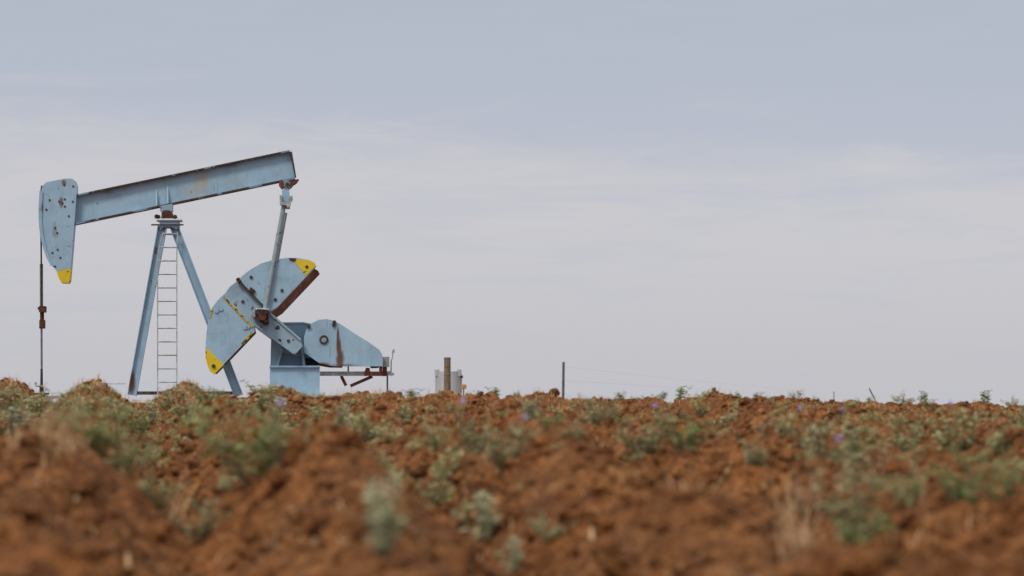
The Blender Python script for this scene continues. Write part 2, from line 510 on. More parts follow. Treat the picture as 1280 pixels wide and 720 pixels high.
def mesh_from_arrays(name, V, Fc, mat, smooth=False, parent=None):
    V = np.asarray(V, dtype=np.float32)
    me = bpy.data.meshes.new(name)
    me.vertices.add(len(V))
    me.vertices.foreach_set('co', V.ravel())
    Fc = np.asarray(Fc, dtype=np.int32)
    k = Fc.shape[1]
    me.loops.add(Fc.size)
    me.loops.foreach_set('vertex_index', Fc.ravel())
    me.polygons.add(len(Fc))
    me.polygons.foreach_set('loop_start', np.arange(0, Fc.size, k, dtype=np.int32))
    me.polygons.foreach_set('use_smooth', np.full(len(Fc), smooth, dtype=bool))
    me.update(calc_edges=True)
    return link_mesh(name, me, mat, parent)

# loose clods of earth
rng = np.random.default_rng(7)
protos = []
for k in range(6):
    bm = B()
    bmesh.ops.create_icosphere(bm, subdivisions=2, radius=1.0)
    V = np.array([v.co[:] for v in bm.verts])
    Fc = np.array([[v.index for v in f.verts] for f in bm.faces])
    bm.free()
    o3 = rng.uniform(0, 50, 3)
    nn = vn(V[:, 0] * 1.3 + o3[0] + V[:, 2], V[:, 1] * 1.3 + o3[1] - V[:, 2], 90 + k)
    n2 = rng.uniform(-1, 1, len(V))
    V = V * (1 + 0.36 * nn + 0.17 * n2)[:, None] * np.array([1, rng.uniform(0.7, 1.0), rng.uniform(0.55, 0.85)])
    protos.append((V, Fc))
NCL = 26000
cy_ = 4.8 + (29.5 - 4.8) * rng.random(NCL * 3) ** 0.75
cx_ = rng.uniform(-1, 1, NCL * 3) * np.minimum(7.4, cy_ * 0.23 + 1.0)
keep = rng.random(NCL * 3) < (0.25 + 0.75 * sst(vn(cx_ * 0.8, cy_ * 0.6, 61), -0.5, 0.6))
cx_, cy_ = cx_[keep][:NCL], cy_[keep][:NCL]
cz_ = terrain(cx_, cy_)
sz_ = np.clip(np.exp(rng.normal(math.log(0.0165), 0.50, len(cx_))), 0.006, 0.060)
nb = 900
by = 4.9 + 12 * rng.random(nb) ** 1.2
bx = rng.uniform(-1, 1, nb) * (by * 0.23 + 0.8)
cx_, cy_ = np.concatenate([cx_, bx]), np.concatenate([cy_, by])
cz_ = np.concatenate([cz_, terrain(bx, by)])
sz_ = np.concatenate([sz_, rng.uniform(0.025, 0.065, nb)])
VV, FF, off = [], [], 0
for i in range(len(cx_)):
    V, Fc = protos[i % 6]
    a = rng.uniform(0, 2 * math.pi); b = rng.uniform(-0.6, 0.6)
    ca, sa, cb, sb = math.cos(a), math.sin(a), math.cos(b), math.sin(b)
    R = np.array([[ca, -sa, 0], [sa, ca, 0], [0, 0, 1]]) @ np.array([[1, 0, 0], [0, cb, -sb], [0, sb, cb]])
    VV.append((V * sz_[i]) @ R.T + np.array([cx_[i], cy_[i], cz_[i] + sz_[i] * 0.25]))
    FF.append(Fc + off)
    off += len(V)
clods = mesh_from_arrays('soil_clods', np.concatenate(VV), np.concatenate(FF), M['soil'], False)
tag(clods, 'loose crumbs and clods of red earth lying on the ridges', 'clods', kind='stuff')

# ------------------------------------------------------------------ the pump jack
OX, OY = (210 - 640) / F * 50.0, 50.0
PZ = E + 6.0 / F * 50.0                      # top of the concrete pad
YAW = math.atan((640 - 395) / F)
pump = empty('pump_jack', (OX, OY, PZ), YAW,
             'pale blue oil pump with yellow tipped horse head and counterweights behind ploughed ridges', 'oil pump')
cyw, syw = math.cos(YAW), math.sin(YAW)
def L(px, py, v=0.0):
    """local (u, w) of a photo pixel on the pump's plane at depth v"""
    k = (px - 640) / F
    # X = OX + cyw*u - syw*v ; Y = OY + syw*u + cyw*v ; X = k*Y
    u = (k * (OY + cyw * v) - OX + syw * v) / (cyw - k * syw)
    Y = OY + syw * u + cyw * v
    return (u, E - (py - HY) / F * Y - PZ)
def P3(px, py, v=0.0):
    u, w = L(px, py, v)
    return (u, v, w)
def prism_px(bm, pts, v0, v1):
    add_prism(bm, [L(x, y, v0) for x, y in pts], v0, v1)
def part(name, pts, v0, v1, mat, parent=pump, bevel=0.008):
    bm = B()
    prism_px(bm, pts, v0, v1)
    return obj(name, bm, mat, parent, bevel=bevel)
def bolts(parent, spots, v, r=0.035, h=0.03, mat='dark', name='bolt'):
    for x, y in spots:
        bm = B()
        p = P3(x, y, v)
        add_tube(bm, (p[0], v, p[2]), (p[0], v - h, p[2]), r, 6)
        obj(name, bm, M[mat], parent)

# samson post: near and far legs, front and rear
top_v, bot_v = 0.14, 0.40
for s in (-1, 1):
    for (xt, yt, xb, yb) in ((203.0, 283, 165.0, 494), (217.5, 283, 298.5, 495)):
        bm = B()
        add_beam(bm, P3(xt, yt, s * top_v), P3(xb, yb, s * bot_v), 0.185, 0.16)
        obj('leg', bm, M['leg'], pump, bevel=0.003)
for y, x0, x1 in ((491.0, 171, 291),):
    bm = B()
    for s in (-1, 1):
        a, b = P3(x0, y, s * 0.41), P3(x1, y, s * 0.41)
        add_box(bm, (a[0], a[1] - 0.05, a[2] - 0.04), (b[0], b[1] + 0.05, a[2] + 0.03))
    obj('cross_rail', bm, M['dark'], pump)
# cap, bearing and saddle
part('post_cap', [(199, 275.2), (223.5, 275.2), (223.5, 283), (221, 286.5), (213, 283.6), (205, 283.6), (200, 287)], -0.24, 0.24, M['leg'])
bm = B()
prism_px(bm, [(195, 273), (226.5, 273), (226.5, 275.2), (195, 275.2)], -0.28, 0.28)
bb = obj('bearing_plate', bm, M['pale'], pump, bevel=0.004)
part('center_bearing', [(201.5, 272.8), (202, 265.5), (205, 262.8), (212, 262.8), (215, 265.5), (215.5, 272.8)], -0.20, 0.20, M['rust'])
bolts(bb, [(198, 271.5), (219, 271.5), (196, 271)], -0.2, 0.05, 0.08, 'dark')
part('saddle', [(200, 257.5), (215.5, 254.5), (215.5, 263.5), (213, 265), (203, 265), (200, 263.5)], -0.15, 0.15, M['leg'])
bm = B()
add_tube(bm, P3(189, 281, -0.27), P3(229.5, 281, -0.27), 0.016, 6)
obj('lifting_pin', bm, M['dark'], pump)
bm = B()
add_tube(bm, P3(204, 292.5, -0.2), P3(219, 292.8, -0.2), 0.02, 6)
obj('tie_bar', bm, M['steel'], pump)

# ladder on the near side
lad_v0, lad_v1 = -0.30, -0.62
bm = B(); bm.free()
ladder = empty('ladder', (0, 0, 0)); ladder.parent = pump
def lad(px, py):
    t = (py - 290) / 200.0
    return P3(px, py, lad_v0 + (lad_v1 - lad_v0) * t)
for (xa, xb) in ((204.5, 197.0), (222.0, 221.0)):
    bm = B()
    pts = [lad(xa if k == 0 else xb, y) for k, y in enumerate((290, 318))] + [lad(xb, 495)]
    add_path(bm, pts, 0.012, 6)
    obj('side_rail', bm, M['steel'], ladder)
for i in range(13):
    y = 292.4 + i * 16.85
    if y > 493: break
    bm = B()
    x0 = 204.5 + (197.0 - 204.5) * min(1, (y - 290) / 28.0)
    x1 = 222.0 - 1.0 * min(1, (y - 290) / 28.0)
    add_tube(bm, lad(x0, y), lad(x1, y), 0.0145, 6)
    obj('rung', bm, M['steel'], ladder)

# walking beam
beam = empty('walking_beam', (0, 0, 0)); beam.parent = pump
TL, TR, BR, BL = (93.5, 243.4), (361.8, 187.4), (369.0, 223.4), (91.5, 281.2)
def lerp(a, b, t): return (a[0] + (b[0] - a[0]) * t, a[1] + (b[1] - a[1]) * t)
t_ = 0.055
bm = B()
prism_px(bm, [lerp(TL, BL, t_), lerp(TR, BR, t_), lerp(BR, TR, t_), lerp(BL, TL, t_)], -0.011, 0.011)
obj('web', bm, M['beam'], beam)
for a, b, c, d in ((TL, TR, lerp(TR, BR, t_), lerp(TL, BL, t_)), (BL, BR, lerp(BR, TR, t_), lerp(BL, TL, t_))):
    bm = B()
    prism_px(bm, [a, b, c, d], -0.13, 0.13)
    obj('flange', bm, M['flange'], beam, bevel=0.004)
bm = B()
d0 = (1.5, -0.3)
prism_px(bm, [lerp(TR, BR, 0.06), (TR[0] + 3.2, TR[1] + 2), (BR[0] + 1.2, BR[1] - 3), lerp(BR, TR, 0.06)], -0.125, 0.125)
obj('end_plate', bm, M['dark'], beam)
for x, y0, y1 in ((195.6, 236.0, 257.6), (209.6, 231.5, 254.6)):
    for s in (-1, 1):
        bm = B()
        p, q_ = L(x, y0, 0), L(x + 0.6, y1, 0)
        vv = [(p[0], s * 0.013, p[1]), (q_[0], s * 0.125, q_[1]), (q_[0], s * 0.013, q_[1])]
        A = [bm.verts.new((a[0] - 0.014, a[1], a[2])) for a in vv]
        C = [bm.verts.new((a[0] + 0.014, a[1], a[2])) for a in vv]
        bm.faces.new(A); bm.faces.new(C[::-1])
        for i in range(3): bm.faces.new((A[i], C[i], C[(i + 1) % 3], A[(i + 1) % 3]))
        obj('stiffener', bm, M['beam'], beam)

# horse head
HH = [(50.6, 262), (50.8, 246), (52.0, 236), (54.6, 230.5), (58.5, 227.6), (70, 225.3), (82, 223.2), (90, 223.2), (94, 226.2), (95.6, 232),
      (95.6, 242), (94.3, 262), (92.8, 280), (90.5, 310), (88.4, 335.5), (70.7, 339.2), (66, 332.5), (60.5, 322.4), (56.5, 311), (53.6, 300), (51.6, 287), (50.7, 275)]
head = part('horse_head', HH, -0.17, 0.17, M['head'], bevel=0.012)
part('painted_tip', [(70.7, 339.3), (88.4, 335.6), (87.2, 350.5), (85.6, 353.6), (77, 353.6), (74, 349)], -0.172, 0.172, M['yellow'], head, 0.012)
bm = B()
arc = [(51.4, 240), (50.2, 262), (50.3, 275), (51.2, 287), (53.2, 300), (56.0, 311.3), (60.0, 322.8), (65.4, 333)]
for (a, b) in zip(arc[:-1], arc[1:]):
    pa, pb = L(*a), L(*b)
    for s in (-1, 1):
        v0, v1 = sorted((s * 0.172, s * 0.195))
        add_prism(bm, [(pa[0] - 0.012, pa[1]), (pb[0] - 0.012, pb[1]), (pb[0] + 0.055, pb[1]), (pa[0] + 0.055, pa[1])], v0, v1)
bmesh.ops.remove_doubles(bm, verts=bm.verts, dist=0.0005)
obj('cable_track', bm, M['head'], head)
bolts(head, [(80.5, 231), (91.5, 233), (81, 249), (74, 252), (78, 254), (91, 252), (81, 258), (58, 262), (62, 250), (86, 270), (69, 285), (71.5, 291), (72, 312), (65.5, 316), (75.5, 322), (69, 333)],
      -0.17, 0.022, 0.012, 'rust')

# bridle, carrier bar and rod
bm = B()
for s in (-1, 1):
    add_path(bm, [P3(52.3, 232, s * 0.14), P3(50.3, 247, s * 0.15), P3(50.0, 270, s * 0.15), P3(51.4, 300, s * 0.14), P3(52.0, 384, s * 0.10)], 0.017, 7)
obj('bridle', bm, M['cable'], pump)
bm = B()
prism_px(bm, [(48.6, 382.5), (56, 382.5), (56, 390), (48.6, 390)], -0.17, 0.17)
prism_px(bm, [(50, 390), (54.4, 390), (54.4, 400), (50, 400)], -0.06, 0.06)
prism_px(bm, [(49, 400), (55.6, 400), (55.6, 410.5), (49, 410.5)], -0.09, 0.09)
prism_px(bm, [(47.0, 384), (48.6, 384), (48.6, 387), (47.0, 387)], -0.05, 0.05)
obj('carrier_bar', bm, M['rust'], pump, bevel=0.01)
bm = B()
add_tube(bm, P3(51.7, 330, 0), P3(51.9, 383, 0), 0.034, 8)
add_tube(bm, P3(51.9, 410, 0), P3(52.2, 492, 0), 0.022, 8)
obj('polished_rod', bm, M['rod'], pump, True)

# equalizer at the beam's tail
eq = empty('equalizer', (0, 0, 0)); eq.parent = pump
bm = B()
prism_px(bm, [(349, 227), (354.5, 226.2), (355, 233.5), (352, 235.5), (348.5, 231)], -0.16, 0.16)
prism_px(bm, [(362.5, 225), (373.5, 223.8), (370.5, 228.2), (366.5, 230.5), (364, 234), (362, 233)], -0.16, 0.16)
obj('red_bracket', bm, M['red'], eq, bevel=0.008)
bm = B()
prism_px(bm, [(354.6, 226.4), (364, 225), (364.5, 233), (361, 236.5), (355, 236.5)], -0.14, 0.14)
obj('bearing_housing', bm, M['pit'], eq, bevel=0.015)
bm = B()
p = P3(359.2, 231.2, 0)
add_tube(bm, (p[0], -0.2, p[2]), (p[0], 0.2, p[2]), 0.04, 10)
obj('bearing_pin', bm, M['dark'], eq)
PV = 1.02
bm = B()
prism_px(bm, [(352.5, 236.8), (361.2, 236.8), (361.2, 252), (352.5, 252)], -0.95, 0.95)
obj('cross_yoke', bm, M['block'], eq, bevel=0.012)
for s in (-1, 1):
    bm = B()
    prism_px(bm, [(349.5, 244), (352.3, 244), (352.6, 252.2), (361, 252.2), (361.5, 246), (365.6, 244.5), (366, 249), (363.8, 252.5), (363.0, 257), (359.5, 259.5), (357.5, 256.5), (349.8, 256)],
             *sorted((s * (PV - 0.07), s * (PV + 0.10))))
    obj('clamp', bm, M['steel'], eq, bevel=0.006)

# pitman arms and wrist pin bearings
CV = 0.84                      # depth of the crank arms
for s in (-1, 1):
    bm = B()
    # both arms sit at the same place along the pump, one each side
    a0, a1 = L(355.0, 256, -PV), L(330.5, 391, -PV)
    add_tube(bm, (a0[0], s * PV, a0[1]), (a1[0], s * (PV + 0.06), a1[1]), 0.047, 10)
    obj('pitman_arm', bm, M['pit'], pump, True)
    bm = B()
    c0 = [L(x, y, -PV) for x, y in ((319, 388.5), (322, 386.5), (336, 387.5), (335, 397), (336.5, 405), (331, 407), (325, 402), (319.5, 398))]
    add_prism(bm, c0, *sorted((s * (CV + 0.12), s * (PV + 0.19))))
    wb = obj('wrist_pin_bearing', bm, M['rust_dark'], pump, bevel=0.02)
    for x, y in ((322.5, 391.5), (332.5, 391.5), (323.5, 399.5), (332, 401.5)):
        bm = B()
        q_ = L(x, y, -PV)
        add_tube(bm, (q_[0], s * (PV + 0.18), q_[1]), (q_[0], s * (PV + 0.235), q_[1]), 0.034, 6)
        obj('bolt', bm, M['dark'], wb)
    bm = B()
    q_ = L(328, 396, -PV)
    add_tube(bm, (q_[0], s * (PV + 0.18), q_[1]), (q_[0], s * (PV + 0.25), q_[1]), 0.085, 14)
    obj('pin_cap', bm, M['rust'], wb)
    bm = B()
    q_ = L(317.8, 393.5, -PV)
    add_tube(bm, (q_[0], s * (CV + 0.08), q_[1]), (q_[0], s * (CV + 0.22), q_[1]), 0.055, 10)
    obj('pin_nut', bm, M['steel'], wb)
    bm = B()
    c0 = [L(x, y, -PV) for x, y in ((320, 385.6), (336.5, 386.2), (336.2, 388.4), (320, 387.8))]
    add_prism(bm, c0, *sorted((s * (CV + 0.14), s * (PV + 0.17))))
    obj('pitman_foot', bm, M['pale'], pump)

# crank arms with two sector weights each
def shift(pts, d): return [(x + d * 0.74, y + d * 0.67) for x, y in pts]
ARM = [(376.3, 424.5), (378.0, 433), (368.5, 443.0), (361, 438.5), (316.9, 406.6), (280, 368.0), (287, 358.5), (296.5, 351), (337.5, 391.5)]
UP = [(297.5, 350.6), (302.5, 345), (313, 336.9), (326.7, 329.1), (343, 324.4), (360, 322.2), (374, 322.6), (386.7, 325), (393.2, 328.6), (395.2, 332.5), (346.9, 383.5), (337, 390), (330, 386)]
UPT = [(366.5, 325.6), (374, 324.0), (386.7, 325.4), (393.2, 328.9), (395.0, 332.4), (381.8, 344.0), (374.5, 334.5)]
LO = [(280, 367.8), (271.5, 376), (265, 385), (260, 401), (258, 417), (256.8, 433), (257.0, 447), (259.5, 456.5), (262.5, 464), (267.5, 467.6), (279.6, 455.5), (318.6, 414.5), (317.4, 406.4)]
LOT = [(256.8, 436.5), (257.0, 447), (259.5, 456.8), (262.5, 464.2), (267.5, 467.8), (279.6, 455.7), (270, 446.5), (261.5, 437.4)]
for s in (-1, 1):
    near = s < 0
    far_d = 3.0
    def sec(pts, v_in, v_out):
        bm = B()
        p = [L(x, y, -1.0) for x, y in (pts if near else shift(pts, far_d))]
        add_prism(bm, p, *sorted((s * v_in, s * v_out)))
        return bm
    arm = obj('crank_arm', sec(ARM, CV - 0.10, CV + 0.10), M['crank'], pump, bevel=0.01)
    # raised ribs along the crank's two edges
    for a, b in (((337.5, 391.5), (376.0, 424.8)), ((320, 406.5), (367.5, 441.5))):
        dx, dy = b[0] - a[0], b[1] - a[1]
        ln = math.hypot(dx, dy); nxp, nyp = -dy / ln * 1.3, dx / ln * 1.3
        obj('edge_rib', sec([(a[0] - nxp, a[1] - nyp), (b[0] - nxp, b[1] - nyp), (b[0] + nxp, b[1] + nyp), (a[0] + nxp, a[1] + nyp)], CV - 0.11, CV + 0.135), M['crank'], arm)
    for pts, tip in ((UP, UPT), (LO, LOT)):
        far_d = 6.0 if pts is UP else -2.0
        w = obj('counterweight', sec(pts, CV - 0.17, CV + 0.16), M['weight'] if near else M['weight_far'], pump, bevel=0.012)
        if near:
            obj('painted_tip', sec(tip, CV - 0.172, CV + 0.166), M['yellow'], w, bevel=0.006)
            if pts is UP:
                bolts(w, [(314, 346.5), (344.2, 374.5), (352.5, 363), (300, 352), (297, 350), (383.5, 333.5)], -CV - 0.16, 0.034, 0.02, 'dark')
                # the clamp lugs along the crank and a bolted plate
                obj('clamp_lug', sec([(313, 358.5), (319.5, 363.5), (317.5, 367.3), (311.5, 363.8)], CV + 0.16, CV + 0.20), M['rust'], w)
                obj('clamp_lug', sec([(295, 348.5), (299, 346.5), (302, 354), (298.5, 355.5)], CV + 0.16, CV + 0.20), M['rust'], w)
                obj('rack_edge', sec([(298, 352.2), (300, 350.8), (330.5, 382.5), (328, 384)], CV + 0.16, CV + 0.185), M['dark'], w)
                obj('stop_bar', sec([(361, 322.6), (370, 322.9), (369, 326.5), (362.5, 325.4)], CV - 0.17, CV + 0.18), M['rust'], w)
            else:
                bolts(w, [(276, 386), (270.5, 388.5), (310, 408), (306.5, 409)], -CV - 0.16, 0.05, 0.02, 'weight')
                bolts(w, [(267, 457.5)], -CV - 0.166, 0.04, 0.03, 'dark')
                obj('yellow_edge', sec([(281, 370.6), (279.2, 372.6), (314.5, 409.8), (316.5, 407.8)], CV + 0.16, CV + 0.175), M['yellow_worn'], w)
                obj('yellow_edge', sec([(301.5, 429.5), (304, 432), (316, 416.5), (314.5, 414.8)], CV + 0.16, CV + 0.17), M['yellow_worn'], w)
                obj('rusty_edge', sec([(281, 456.5), (279.8, 455.0), (318.4, 413), (319.6, 415.5)], CV - 0.15, CV + 0.15), M['rust'], w)
                obj('yellow_edge', sec([(265.2, 384), (264.0, 387.5), (261.6, 397), (263.2, 397.4), (266.5, 387)], CV + 0.16, CV + 0.172), M['yellow_worn'], w)
    if near:
        bolts(arm, [(347.5, 408.5), (349.5, 425.5), (360.5, 426), (303.5, 377)], -CV - 0.10, 0.034, 0.02, 'dark')
bm = B()
p = P3(369.5, 433.5, 0)
add_tube(bm, (p[0], -CV - 0.02, p[2]), (p[0], CV + 0.02, p[2]), 0.11, 16)
obj('crank_shaft', bm, M['dark'], pump, True)

# gearbox, stand and base block
gb = part('gearbox', [(347, 406), (352, 404), (378, 403.5), (390, 406), (398, 418), (398, 440), (386, 448), (350, 440), (344, 424)], -0.42, 0.42, M['gear'], bevel=0.02)
part('gearbox_lid', [(346, 404.6), (352, 402.8), (379, 402.6), (390, 404.8), (390, 406.4), (379, 404.2), (352, 404.6), (346, 406.3)], -0.45, 0.45, M['block'], gb)
stand = empty('gearbox_stand', (0, 0, 0)); stand.parent = pump
for v0, v1 in ((-0.52, -0.44), (0.44, 0.52)):
    bm = B()
    prism_px(bm, [(339, 419.5), (344, 421.5), (353, 433), (346.5, 457), (338, 457)], v0, v1)
    obj('side_plate', bm, M['gear'], stand, bevel=0.004)
    for pp in ([(351.5, 436), (353.8, 436), (348.0, 457), (345.4, 457)], [(376.0, 436), (378.6, 436), (382.0, 457), (378.4, 457)]):
        bm = B()
        prism_px(bm, pp, v0 - 0.03, v1 + 0.03)
        obj('post', bm, M['block'], stand)
bm = B()
prism_px(bm, [(347.5, 440), (381, 440), (381, 456.9), (347.5, 456.9)], -0.30, 0.36)
obj('inner_box', bm, M['gear'], stand)
part('dark_gap_panel', [(381.2, 441), (386, 444), (399.4, 452), (399.4, 456.9), (381.2, 456.9)], -0.34, 0.36, M['dark'], gb, 0.006)  # dark panel added in place of the shaded gap between stand and guard
blk = part('base_block', [(337.3, 459.4), (399.6, 459.4), (399.6, 496.5), (337.3, 496.5)], -0.70, 0.70, M['block'], bevel=0.012)
part('top_flange', [(336.8, 457.0), (400, 457.0), (400, 459.2), (336.8, 459.2)], -0.76, 0.76, M['block'], blk, 0.004)
part('skid', [(196, 496.7), (487, 496.7), (487, 499.2), (196, 499.2)], -0.62, 0.62, M['dark'], pump, 0.004)

# belt guard
GD = [(380.3, 441.0), (379.9, 421.5), (382.5, 412.3), (389.2, 404.2), (398.2, 399.8), (408, 398.8), (416.5, 400.6), (425.5, 405.2), (443.5, 417), (462, 428.4), (474.2, 437.2), (477.8, 443.2), (478.6, 450), (478.4, 457.8),
      (418, 457.8), (400, 454.4)]
guard = part('belt_guard', GD, -0.72, -0.46, M['guard'], bevel=0.015)
bm = B()
p = P3(404.8, 424.6, -0.72)
for i in range(18):
    a, b = i * 2 * math.pi / 18, (i + 1) * 2 * math.pi / 18
    add_prism(bm, [(p[0] + r * math.cos(t), p[2] + r * math.sin(t)) for r, t in ((0.062, a), (0.092, a), (0.092, b), (0.062, b))], -0.745, -0.715)
bmesh.ops.remove_doubles(bm, verts=bm.verts, dist=0.0005)
obj('hub_ring', bm, M['dark'], guard)
bm = B()
add_tube(bm, (p[0], -0.73, p[2]), (p[0], -0.715, p[2]), 0.055, 14)
obj('hub_cap', bm, M['steel'], guard)
part('seam', [(419.8, 404.5), (420.8, 404.5), (420.8, 457), (419.8, 457)], -0.726, -0.71, M['guard'], guard, 0)
bolts(guard, [(418, 402.6), (386, 408), (417, 406)], -0.72, 0.04, 0.04, 'dark')
part('guard_bracket', [(398, 454.0), (420, 457.4), (428, 457.9), (428, 459.6), (412, 459.4), (398, 457)], -0.68, -0.5, M['rust'], guard, 0.003)

# motor platform behind the guard
for v0 in (-0.50, 0.34):
    part('motor_rail', [(399.8, 464.3), (486, 464.3), (486, 469.8), (399.8, 469.8)], v0, v0 + 0.12, M['steel'], bevel=0.005)
bm = B()
p = P3(447, 445, 0)
add_tube(bm, (p[0] - 0.1, 0.0, p[2]), (p[0] - 0.1, -0.40, p[2]), 0.19, 18)
add_tube(bm, (p[0] - 0.1, -0.40, p[2]), (p[0] - 0.1, -0.46, p[2]), 0.05, 10)
motor = obj('motor', bm, M['greybox'], pump, True)
part('motor_mount', [(434.4, 457.8), (436.2, 457.8), (436.2, 464.2), (434.4, 464.2)], -0.52, -0.44, M['dark'], bevel=0)
part('motor_mount', [(455.5, 465), (457.5, 459.6), (461.8, 459.6), (463, 464.8), (474, 464.8), (474, 458), (478, 458), (478, 470), (455.5, 470)], -0.55, -0.49, M['red'], bevel=0.004)
part('motor_mount', [(462, 457.9), (474.5, 457.9), (473, 460), (464, 460.4)], -0.53, -0.45, M['dark'], bevel=0)
cb = part('control_box', [(478.6, 446), (486.8, 446), (486.8, 458.5), (478.6, 458.5)], -0.60, -0.36, M['greybox'], bevel=0.01)
part('box_bracket', [(478.4, 455), (482, 458.7), (483.8, 458.7), (483.8, 470.2), (478.4, 470.2)], -0.58, -0.46, M['rust'], pump, 0.004)
for (x0, y0, x1, y1) in ((426.5, 470, 432.5, 482), (465.5, 470.5, 438, 482.5)):
    for s in (-0.45, 0.40):
        bm = B()
        add_tube(bm, P3(x0, y0, s), P3(x1, y1, s), 0.034, 6)
        obj('brace', bm, M['rust'], pump)
for s in (-0.44, 0.40):
    bm = B()
    a = P3(484.2, 470, s)
    add_box(bm, (a[0] - 0.016, s - 0.02, -0.1), (a[0] + 0.016, s + 0.02, a[2]))
    obj('support_post', bm, M['dark'], pump)
bm = B()
add_path(bm, [P3(488.8, 470, -0.48), P3(489, 450, -0.48), P3(490.8, 447, -0.48), P3(490.8, 439, -0.48), P3(492.2, 436.6, -0.48), P3(492.6, 441, -0.48)], 0.013, 6)
add_path(bm, [P3(484.5, 467.5, -0.48), P3(492.5, 467.2, -0.48)], 0.03, 6)
add_path(bm, [P3(486.5, 464.0, -0.48), P3(491.5, 469.2, -0.48)], 0.016, 6)
obj('brake_lever', bm, M['steel'], pump)

pad_o = None
bm = B()
add_box(bm, (-1.35, -1.25, -0.30), (4.95, 1.25, -0.002))
pad_o = obj('concrete_pad', bm, M['concrete'], None, bevel=0.02)
pad_o.location = (OX, OY, PZ)
pad_o.rotation_euler = (0, 0, YAW)
# skid sits on the pad: pad top at w = 0.018 under it
tag(pad_o, 'low pale concrete pad under the blue oil pump', 'concrete pad')

# wellhead under the horse head
def W3(px, py, v=0.0):
    u, w = L(px, py, v)
    return Vector((OX + cyw * u - syw * v, OY + syw * u + cyw * v, PZ + w))
wc = W3(52, 490)
well = empty('wellhead', (wc.x, wc.y, tz(wc.x, wc.y)), YAW, 'dark wellhead with side flow pipe beneath the hanging horse head cable', 'wellhead')
def wz(py): return W3(52, py).z - well.location.z
bm = B()
add_tube(bm, (0, 0, -0.1), (0, 0, wz(493)), 0.11, 14)
obj('casing', bm, M['rust'], well, True)
bm = B()
add_tube(bm, (0, 0, wz(493)), (0, 0, wz(491)), 0.16, 14)
obj('casing_flange', bm, M['dark'], well, True)
bm = B()
add_tube(bm, (0, 0, wz(491)), (0, 0, wz(482)), 0.045, 12)
add_tube(bm, (0, 0, wz(482)), (0, 0, wz(461)), 0.030, 12, 0.024)
obj('stuffing_box', bm, M['dark'], well, True)
bm = B()
add_path(bm, [(0, 0, wz(482)), (-0.12, 0, wz(482)), (-0.12, 0, wz(477.8))], 0.024, 8)
obj('valve', bm, M['steel'], well)
bm = B()
xr, xe, zl = (126 - 52) / S, (155 - 52) / S, wz(496)
add_path(bm, [(0.04, 0, zl), (xr, 0, zl), (xr, 0, wz(479.4)), (xe, 0, wz(479.4))], 0.013, 8)
obj('flow_pipe', bm, M['steel'], well)

# ------------------------------------------------------------------ far things behind the crest
def at(px, py, Y): return Vector(((px - 640) / F * Y, Y, E - (py - HY) / F * Y))
Yt = 190.0
c = at(560.2, 485, Yt)
gz = tz(c.x, Yt)
tank = empty('storage_tank', (c.x, Yt, gz), 0, 'pale grey steel storage tank behind the brown pole stump', 'tank')
r_ = 16.3 / F * Yt
zt = at(560, 464.5, Yt).z - gz
bm = B()
add_tube(bm, (0, 0, -0.2), (0, 0, zt), r_, 40)
obj('shell', bm, M['tank'], tank, True)
bm = B()
add_tube(bm, (0, 0, zt), (0, 0, zt + 0.12), r_ * 1.01, 40, r_ * 0.2)
obj('roof', bm, M['tank'], tank, True)
for sx_ in (-1, 1):
    bm = B()
    xw = 5.6 / F * Yt
    x0 = sx_ * (r_ + 0.02) - (xw if sx_ > 0 else 0)
    add_tube(bm, (x0 + xw / 2, -r_ * 0.45, zt - 0.35), (x0 + xw / 2, -r_ * 0.45, zt + 0.16), xw / 2, 16)
    add_tube(bm, (x0 + xw / 2, -r_ * 0.45, zt + 0.16), (x0 + xw / 2, -r_ * 0.45, zt + 0.22), xw / 2 * 0.9, 16, 0.03)
    obj('vent_hood', bm, M['tank'], tank, True)
bm = B()
add_tube(bm, (r_, -0.1, zt * 0.5), (r_, -0.1, zt - 0.2), 0.05, 8)
vz = at(578, 471, Yt).z - gz
add_tube(bm, (r_ - 0.05, -0.2, vz), (r_ + 0.14, -0.2, vz), 0.11, 8)
obj('side_valve', bm, M['dark'], tank)

Yp = 120.0
c = at(559.2, 480, Yp)
gz = tz(c.x, Yp)
bm = B()
ztop = at(559, 446.8, Yp).z - gz
rp = 4.1 / F * Yp
add_tube(bm, (0, 0, -0.4), (0.0, 0, ztop), rp * 1.08, 18, rp)
pole = empty('pole_stump', (c.x, Yp, gz), 0, 'thick brown wooden pole stump standing in front of the grey tank', 'pole')
obj('shaft', bm, M['wood'], pole, True)
for k in range(3):
    z = ztop - 0.08 - k * 0.42
    bm = B()
    add_tube(bm, (0, 0, z), (0, 0, z + 0.05), rp * 1.06, 18)
    obj('band', bm, M['wood_dark'], pole, True)

Yq = 110.0
c = at(579.5, 484, Yq)
gz = tz(c.x, Yq)
zs = at(579, 480.6, Yq).z - gz
sgn = empty('marker_stake', (c.x, Yq, gz), 0, 'short ochre marker board on a stake right of the tank', 'marker')
bm = B()
add_box(bm, (-0.13, -0.015, zs - 0.20), (0.13, 0.015, zs))
obj('board', bm, M['ochre'], sgn, bevel=0.004)
bm = B()
add_box(bm, (-0.03, 0.017, -0.3), (0.03, 0.057, zs - 0.04))
obj('stake', bm, M['wood'], sgn)

